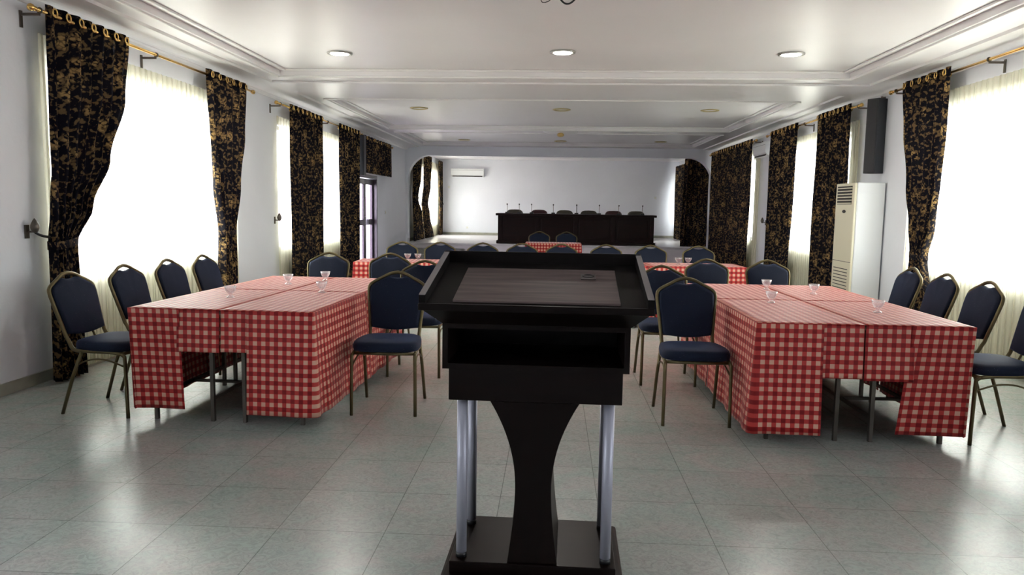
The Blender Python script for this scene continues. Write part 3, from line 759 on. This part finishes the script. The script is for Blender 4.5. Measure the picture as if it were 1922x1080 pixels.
# ------------------------------------------------------------------ glassware
def make_glass():
    prof = [(.001, 0), (.026, 0), (.028, .004), (.020, .009), (.012, .016), (.012, .024), (.020, .032), (.030, .044), (.037, .060), (.042, .082),
            (.039, .082), (.034, .060), (.027, .046), (.016, .036), (.001, .034)]
    b = MB().lathe(prof, 20)
    return b.build('dessert_glass', 'glass', None)
g0 = make_glass(); gl = True
def glass(x, y, lab, grp):
    global gl
    o = g0 if gl else g0.copy()
    if not gl: COL.objects.link(o)
    gl = False; o.location = (x, y, ZC + .0025); tag(o, lab, 'glass', grp)
gg = 'footed glasses on the left tables'
glass(-2.246, 5.063, 'clear footed glass closest to the window on the left tables', gg)
glass(-2.17, 5.99, 'clear footed glass farther back beside the window side of the left tables', gg)
glass(-1.956, 6.305, 'clear footed glass in front of the far end chair of the left tables', gg)
glass(-1.726, 5.47, 'clear footed glass near the aisle on the left tables', gg)
gg = 'footed glasses on the right tables'
glass(1.797, 6.352, 'clear footed glass at the far end of the right tables', gg)
glass(1.579, 5.44, 'clear footed glass near the aisle on the right tables', gg)
glass(2.088, 6.056, 'clear footed glass standing before the tall cooler on the right tables', gg)
glass(2.156, 5.029, 'clear footed glass closest to the camera on the right tables', gg)
gg = 'footed glasses on the far row'
glass(-1.74, 8.85, 'clear footed glass, left of a pair on the far row left end', gg)
glass(-1.62, 8.87, 'clear footed glass, right of a pair on the far row left end', gg)
glass(1.50, 9.02, 'clear footed glass, left of a pair on the far row right end', gg)
glass(1.62, 9.04, 'clear footed glass, right of a pair on the far row right end', gg)

# ------------------------------------------------------------------ lectern
L0 = (-.055, 2.60, 0); LR = D(-1.2)
lec = thing('lectern', L0, LR, 'dark wenge lectern with slanted top and silver columns in the aisle', 'lectern')
# base: two steps
b = MB().box(-.335, .335, -.06, .48, 0, .055); b.build('base_step', 'wenge', lec, bevel=.012)
b = MB().box(-.305, .305, -.005, .41, .055, .10); b.build('base_plate', 'wenge', lec, bevel=.004)
for x in (-.265, .268):
    for y in (.045, .335):
        c = MB().tube([(x, y, .102), (x, y, .705)], .0195, 24); p = c.build('column', 'silver', lec)
        MB().tube([(x, y, .10), (x, y, .118)], .0205, 24).build('column_collar', 'black_plastic', p)
# hourglass centre board
def half_w(z_):
    if z_ >= .38: t = (z_ - .38) / .325; return .0655 + .095 * t ** 2.1
    t = (.38 - z_) / .28; return .0655 + .026 * t ** 1.6
zs = [.10 + (.705 - .10) * k / 30 for k in range(31)]
poly = [(-half_w(z_), z_) for z_ in zs] + [(half_w(z_), z_) for z_ in reversed(zs)]
MB().prism(poly, 'y', .004, .38).build('centre_support', 'wenge_up', lec, bevel=.003)
# lower box and open shelf box above it
MB().box(-.31, .31, .0, .41, .705, .822).build('apron_box', 'wenge', lec, bevel=.003)
b = MB().box(-.331, .331, -.012, .425, .822, .842).box(-.331, .331, -.012, .425, .968, .985).box(-.331, -.311, -.012, .425, .842, .968).box(.311, .331, -.012, .425, .842, .968).box(-.311, .311, .405, .425, .842, .968)
b.build('shelf_box', 'wenge', lec)
# flaring collar
def frustum(x0, y0, y1, z0, X0, Y0, Y1, z1a, z1b):
    v = [(-x0, y0, z0), (x0, y0, z0), (x0, y1, z0), (-x0, y1, z0), (-X0, Y0, z1a), (X0, Y0, z1a), (X0, Y1, z1b), (-X0, Y1, z1b)]
    return v, [(3, 2, 1, 0), (4, 5, 6, 7), (0, 1, 5, 4), (1, 2, 6, 5), (2, 3, 7, 6), (3, 0, 4, 7)]
fv, ff = frustum(.331, -.012, .425, .985, .395, -.095, .45, 1.048, 1.16)
MB().add(fv, ff).build('flared_collar', 'wenge', lec)
def zs_(y): return 1.048 + (y + .095) / .545 * .112
ya, yb = -.10, .45
b = MB().add([(-.395, ya, zs_(ya)), (.395, ya, zs_(ya)), (.395, yb, zs_(yb)), (-.395, yb, zs_(yb)), (-.395, ya, zs_(ya) + .012), (.395, ya, zs_(ya) + .012), (.395, yb, zs_(yb) + .012), (-.395, yb, zs_(yb) + .012)],
             [(3, 2, 1, 0), (4, 5, 6, 7), (0, 1, 5, 4), (1, 2, 6, 5), (2, 3, 7, 6), (3, 0, 4, 7)])
b.build('slanted_desk', 'wenge_matt', lec)
MB().prism([(ya - .008, zs_(ya) - .004), (ya + .006, zs_(ya) - .004), (ya + .006, zs_(ya) + .020), (ya - .008, zs_(ya) + .020)], 'x', -.40, .40).build('front_lip', 'wenge', lec, bevel=.002)
for s in (-1, 1):     # side cheeks with pale upper edge
    x0, x1 = sorted((s * .378, s * .400))
    MB().prism([(ya, zs_(ya) + .005), (yb, zs_(yb) + .005), (yb, 1.213), (ya + .01, 1.094)], 'x', x0, x1).build('side_cheek', 'wenge_matt', lec)
    MB().prism([(ya + .01, 1.094), (yb, 1.213), (yb, 1.2155), (ya + .01, 1.0965)], 'x', x0, x1).build('cheek_edging', 'edging', lec)['label'] = 'lighter grey-brown edging strip'
MB().box(-.400, .400, yb - .018, yb, 1.0, 1.2155).build('rear_panel', 'wenge_matt', lec, bevel=.003)
# reading panel with cable port
pa, pb = -.058, .335
o = MB().prism([(pa, zs_(pa) + .012), (pb, zs_(pb) + .012), (pb, zs_(pb) + .020), (pa, zs_(pa) + .020)], 'x', -.288, .290).build('reading_panel', 'wenge_light', lec, bevel=.0015)
o['label'] = 'lighter brown inset reading panel'
px_, py_ = .185, .235
pl = MB().box(-.028, .028, -.034, .034, 0, .004).build('port_plate', 'port_plate', lec, bevel=.001)
tilt = math.atan(.112 / .545)
pl.location = (px_, py_, zs_(py_) + .0205); pl.rotation_euler = (tilt, 0, 0)
MB().lathe([(.023, .0), (.023, .0055), (.018, .0055), (.017, .0045), (.001, .0042)], 24, (0, .006, 0)).build('cable_port', 'black_plastic', pl)

# ------------------------------------------------------------------ dais desk, chairs and microphones on the stage
DX0, DX1, DY = -1.52, 2.67, 19.80
dk = thing('dais_desk', ((DX0 + DX1) / 2, DY, ZS), label='long dark mahogany dais desk on the stage', cat='desk')
hw = (DX1 - DX0) / 2; h = .80
b = MB().box(-hw + .06, hw - .06, .05, .65, .08, h - .06); b.build('body', 'mahogany', dk)
MB().box(-hw, hw, 0, .70, 0, .08).build('plinth', 'mahogany', dk, bevel=.01)
MB().box(-hw - .02, hw + .02, -.04, .72, h - .06, h).build('desk_top', 'mahogany', dk, bevel=.012)
for k in range(5):
    x = -hw + .09 + (2 * hw - .18) * k / 4
    MB().box(x - .05, x + .05, .02, .05, .08, h - .06).build('pilaster', 'mahogany', dk, bevel=.008)
for k in range(4):
    xa = -hw + .09 + (2 * hw - .18) * k / 4 + .10; xb = xa + (2 * hw - .18) / 4 - .20
    MB().box(xa, xb, .035, .05, .16, h - .13).build('panel', 'mahogany', dk, bevel=.01)
def exec_chair(mt):
    t = thing('conference_chair', (0, 0, 0), label='x', cat='chair')
    b = MB(); ring = []
    for k in range(28):
        a = 2 * PI * k / 28; ca, sa = math.cos(a), math.sin(a); ring.append((math.copysign(abs(ca) ** .5, ca) * .25, .62 + math.copysign(abs(sa) ** .55, sa) * .28))
    for sc, y in ((.86, .21), (1, .24), (1, .27), (.86, .30)): b.v += [(x * sc, y, .62 + (z_ - .62) * sc) for x, z_ in ring]
    for k in range(3):
        for i in range(28): b.f.append((k * 28 + i, k * 28 + (i + 1) % 28, (k + 1) * 28 + (i + 1) % 28, (k + 1) * 28 + i)); b.sm.append(True)
    b.f += [tuple(range(28))[::-1], tuple(range(84, 112))]; b.sm += [True, True]
    b.build('backrest', mt, t)
    MB().box(-.25, .25, -.24, .22, .40, .48).build('seat', mt, t, bevel=.03)
    for x in (-.22, .22):
        for y in (-.20, .22): MB().tube([(x, y, 0), (x, y, .41)], .014, 8).build('leg', 'dark_metal', t)
    return t
gh = 'conference chairs behind the dais desk'
ec1 = exec_chair('leather'); ec2 = exec_chair('leather_red')
xs = [-1.11, -.42, .30, .98, 1.67, 2.30]
for i, x in enumerate(xs):
    src = ec2 if i in (1, 4) else ec1
    lab = ['olive padded chair behind the left end of the dais desk', 'low dark red chair second from left behind the dais desk', 'olive padded chair third from left behind the dais desk',
           'olive padded chair fourth from left behind the dais desk', 'dark red padded chair second from right behind the dais desk', 'olive padded chair behind the right end of the dais desk'][i]
    if i == 0: o = ec1; o.location = (x, 20.95, ZS); tag(o, lab, None, gh)
    elif i == 1: o = ec2; o.location = (x, 20.95, ZS - .0); tag(o, lab, None, gh)
    else: o = copy_tree(src, (x, 20.95, ZS), 0, lab, gh)
def mic():
    t = thing('gooseneck_microphone', (0, 0, 0), label='x', cat='microphone')
    MB().box(-.05, .05, -.06, .06, 0, .035).build('base', 'black_plastic', t, bevel=.008)
    MB().tube(bez([(0, .02, .03), (0, .02, .14), (0, .0, .20), (0, -.03, .225)], 5), .006, 8).build('stem', 'dark_metal', t)
    MB().tube([(0, -.025, .222), (0, -.04, .235), (0, -.075, .25)], [.010, .017, .014], 10).build('head', 'black_plastic', t)
    return t
m0 = mic()
gm = 'gooseneck microphones on the dais desk'
for i, x in enumerate((-1.255, -.93, -.60, -.02, .60, 1.20, 1.72, 2.343)):
    lab = 'thin black gooseneck microphone, %s on the dais desk' % ords[i]
    if i == 0: m0.location = (x, 20.10, ZS + h); tag(m0, lab, None, gm)
    else: copy_tree(m0, (x, 20.10, ZS + h), 0, lab, gm)

# ------------------------------------------------------------------ wall things
def split_ac(loc, rz, w, label):
    t = thing('split_air_conditioner', loc, rz, label, 'air conditioner')
    pr = [(0, 0), (-.13, 0), (-.19, .05), (-.20, .10), (-.20, .24), (-.185, .265), (0, .27)]
    MB().prism(pr, 'x', -w / 2, w / 2).build('housing', 'white_plastic', t, bevel=.006)
    v = MB().box(-w / 2 + .05, w / 2 - .05, -.006, .006, -.03, .03).build('louvre', 'slot', t); v.location = (0, -.165, .022); v.rotation_euler = (-.7, 0, 0)
    MB().box(-w / 2 + .02, w / 2 - .02, -.203, -.199, .20, .204).build('panel_line', 'slot', t)
    return t
split_ac((-2.91, YS, 2.37), 0, 1.10, 'white split air conditioner high on the wall behind the stage')
split_ac((XR, 14.75, 2.42), -PI / 2, .85, 'cream split air conditioner high between the right windows')
# tall floor-standing air conditioner
ac = thing('floor_air_conditioner', (XR - .02, 9.83, 0), -PI / 2, 'tall cream floor-standing air conditioner against the right wall', 'air conditioner')
w, d, hh = .62, .37, 1.76        # local: x along the wall, -y into the room
MB().box(-w / 2, w / 2, -d + .03, 0, 0, hh).build('cabinet', 'white_plastic', ac, bevel=.012)
MB().box(-w / 2 + .004, w / 2 - .004, -d, -d + .03, .02, hh - .004).build('front_panel', 'cream_plastic', ac, bevel=.01)
o = MB().box(-w / 2 + .06, w / 2 - .08, -d - .002, -d + .004, hh - .27, hh - .04).build('outlet', 'slot', ac)
for k in range(6): MB().box(-w / 2 + .06, w / 2 - .08, -d - .014, -d - .001, hh - .262 + k * .038, hh - .250 + k * .038).build('louvre', 'cream_plastic', ac)
b = MB()
for k in range(13): b.box(-w / 2 + .07, w / 2 - .09, -d - .002, -d + .003, .16 + k * .042, .170 + k * .042)
b.build('intake_grille', 'slot', ac)
MB().box(-w / 2 + .01, w / 2 - .01, -d - .001, -d + .002, .76, .766).build('panel_seam', 'slot', ac)
MB().prism([(x * .055, .0 + z_ * .02 + 1.40) for x, z_ in [(math.cos(a * PI / 10), math.sin(a * PI / 10)) for a in range(20)]], 'y', -d - .004, -d + .001).build('badge', 'slot', ac)
def speaker(loc, rz, h_, label):
    t = thing('column_speaker', loc, rz, label, 'loudspeaker')
    w_, d_ = .17, .20
    MB().box(-w_ / 2, w_ / 2, -d_, -.03, 0, h_).build('cabinet', 'speaker_box', t, bevel=.006)
    MB().box(-w_ / 2 + .012, w_ / 2 - .012, -d_ - .008, -d_ - .0005, .012, h_ - .012).build('grille', 'black_plastic', t, bevel=.003)
    MB().box(-.03, .03, -.03, 0, h_ * .25, h_ * .30).box(-.03, .03, -.03, 0, h_ * .85, h_ + .04).build('bracket', 'dark_metal', t)
    return t
speaker((XR, 9.78, 1.88), -PI / 2 + .5, .92, 'tall dark column loudspeaker above the floor air conditioner')
speaker((XL, 14.56, 1.96), PI / 2, .78, 'slim dark column loudspeaker between the left curtain and the valance')
def plate(loc, rz, label, n='wall_switch', c='switch'):
    t = thing(n, loc, rz, label, c)
    MB().box(-.043, .043, -.010, 0, -.043, .043).build('plate', 'white_plastic', t, bevel=.003)
    MB().box(-.012, .012, -.015, -.0101, -.018, .018).build('rocker', 'cream_plastic', t, bevel=.002)
plate((XL, 17.2, 1.22), PI / 2, 'small white wall switch past the glazed side door')
plate((-2.92, YS, .67), 0, 'small wall socket low behind the dais, left of the desk', 'wall_socket', 'socket')
plate((-3.55, YS, 2.02), 0, 'small white box on the back wall below the split unit', 'wall_switch', 'switch')
plate((3.35, YS, 1.75), 0, 'small white switch on the back wall near the dark drape')
plate((XR, 14.62, 1.35), -PI / 2, 'small white switch between the second and third right windows')

# ------------------------------------------------------------------ ceiling lights and cable
def downlight(x, y, lit, label, grp, r=.115):
    t = thing('ceiling_light', (x, y, CZ), label=label, cat='ceiling light', group=grp)
    MB().lathe([(r * .80, -.001), (r, -.001), (r + .018, -.004), (r + .016, -.014), (r, -.018), (r * .86, -.012), (r * .84, -.003)], 32).build('trim_ring', 'lamp_ring_grey' if lit else 'lamp_ring', t)
    MB().lathe([(r * .84, -.004), (r * .80, -.016), (r * .5, -.022), (.002, -.024)] if lit else [(r * .84, -.004), (r * .6, -.006), (.002, -.006)], 28).build('diffuser', 'lamp_on' if lit else 'lamp_off', t)
    if lit:
        l = bpy.data.lights.new('lamp_glow', 'AREA'); l.shape = 'DISK'; l.size = r * 1.5; l.energy = 6; l.color = (1, .95, .86)
        o = bpy.data.objects.new('lamp_glow', l); COL.objects.link(o); o.parent = t; o.location = (0, 0, -.03)
    return t
for (x, y), w_ in zip(((-2.30, 8.0), (.055, 7.9), (2.38, 7.95)), ('left', 'middle', 'right')):
    downlight(x, y, True, 'lit round ceiling light, %s one of the nearest three' % w_, 'lit ceiling lights of the near panel')
for (x, y), w_ in zip(((-2.25, 12.4), (.09, 12.45), (2.47, 12.4)), ('left', 'middle', 'right')):
    downlight(x, y, False, 'unlit brass-rimmed ceiling light, %s in the middle panel' % w_, 'unlit ceiling lights of the middle panel', .13)
for (x, y), w_ in zip(((-2.2, 18.2), (.12, 18.3), (2.5, 18.2)), ('left', 'middle', 'right')):
    downlight(x, y, False, 'unlit ceiling light, %s in the panel before the stage' % w_, 'unlit ceiling lights before the stage', .13)
md = thing('ceiling_medallion', (.10, 15.47, SZ), label='pale round plaster medallion with small yellow lamp on the far beam', cat='ceiling medallion')
MB().lathe([(.002, -.028), (.10, -.030), (.16, -.018), (.24, -.022), (.30, -.010), (.34, -.016), (.36, -.001)], 40).build('plaster_rose', 'mould', md)
MB().lathe([(.002, -.11), (.05, -.10), (.075, -.07), (.06, -.04), (.03, -.028)], 20).build('lamp_shade', mat('amber_glass', (.70, .50, .18), .3), md)
cb = thing('hanging_cable', (0, 5.0, CZ), label='black looped cable hanging from the ceiling at the top edge', cat='cable')
MB().lathe([(.03, 0), (.045, -.004), (.03, -.02), (.004, -.024)], 16).build('ceiling_plug', 'white_plastic', cb)
MB().tube(bez([(.01, 0, -.02), (-.03, .02, -.14), (-.01, 0, -.22), (.04, -.02, -.284), (.09, 0, -.27), (.13, .02, -.20), (.10, .0, -.12), (.03, 0, -.03)], 8), .006, 8).build('thick_loop', 'black_plastic', cb)
MB().tube(bez([(-.01, 0, -.02), (-.07, .01, -.10), (-.115, 0, -.20), (-.11, 0, -.265), (-.08, 0, -.272), (-.045, .0, -.24), (-.03, 0, -.10), (-.01, 0, -.02)], 8), .0028, 6).build('thin_loop', 'black_plastic', cb)
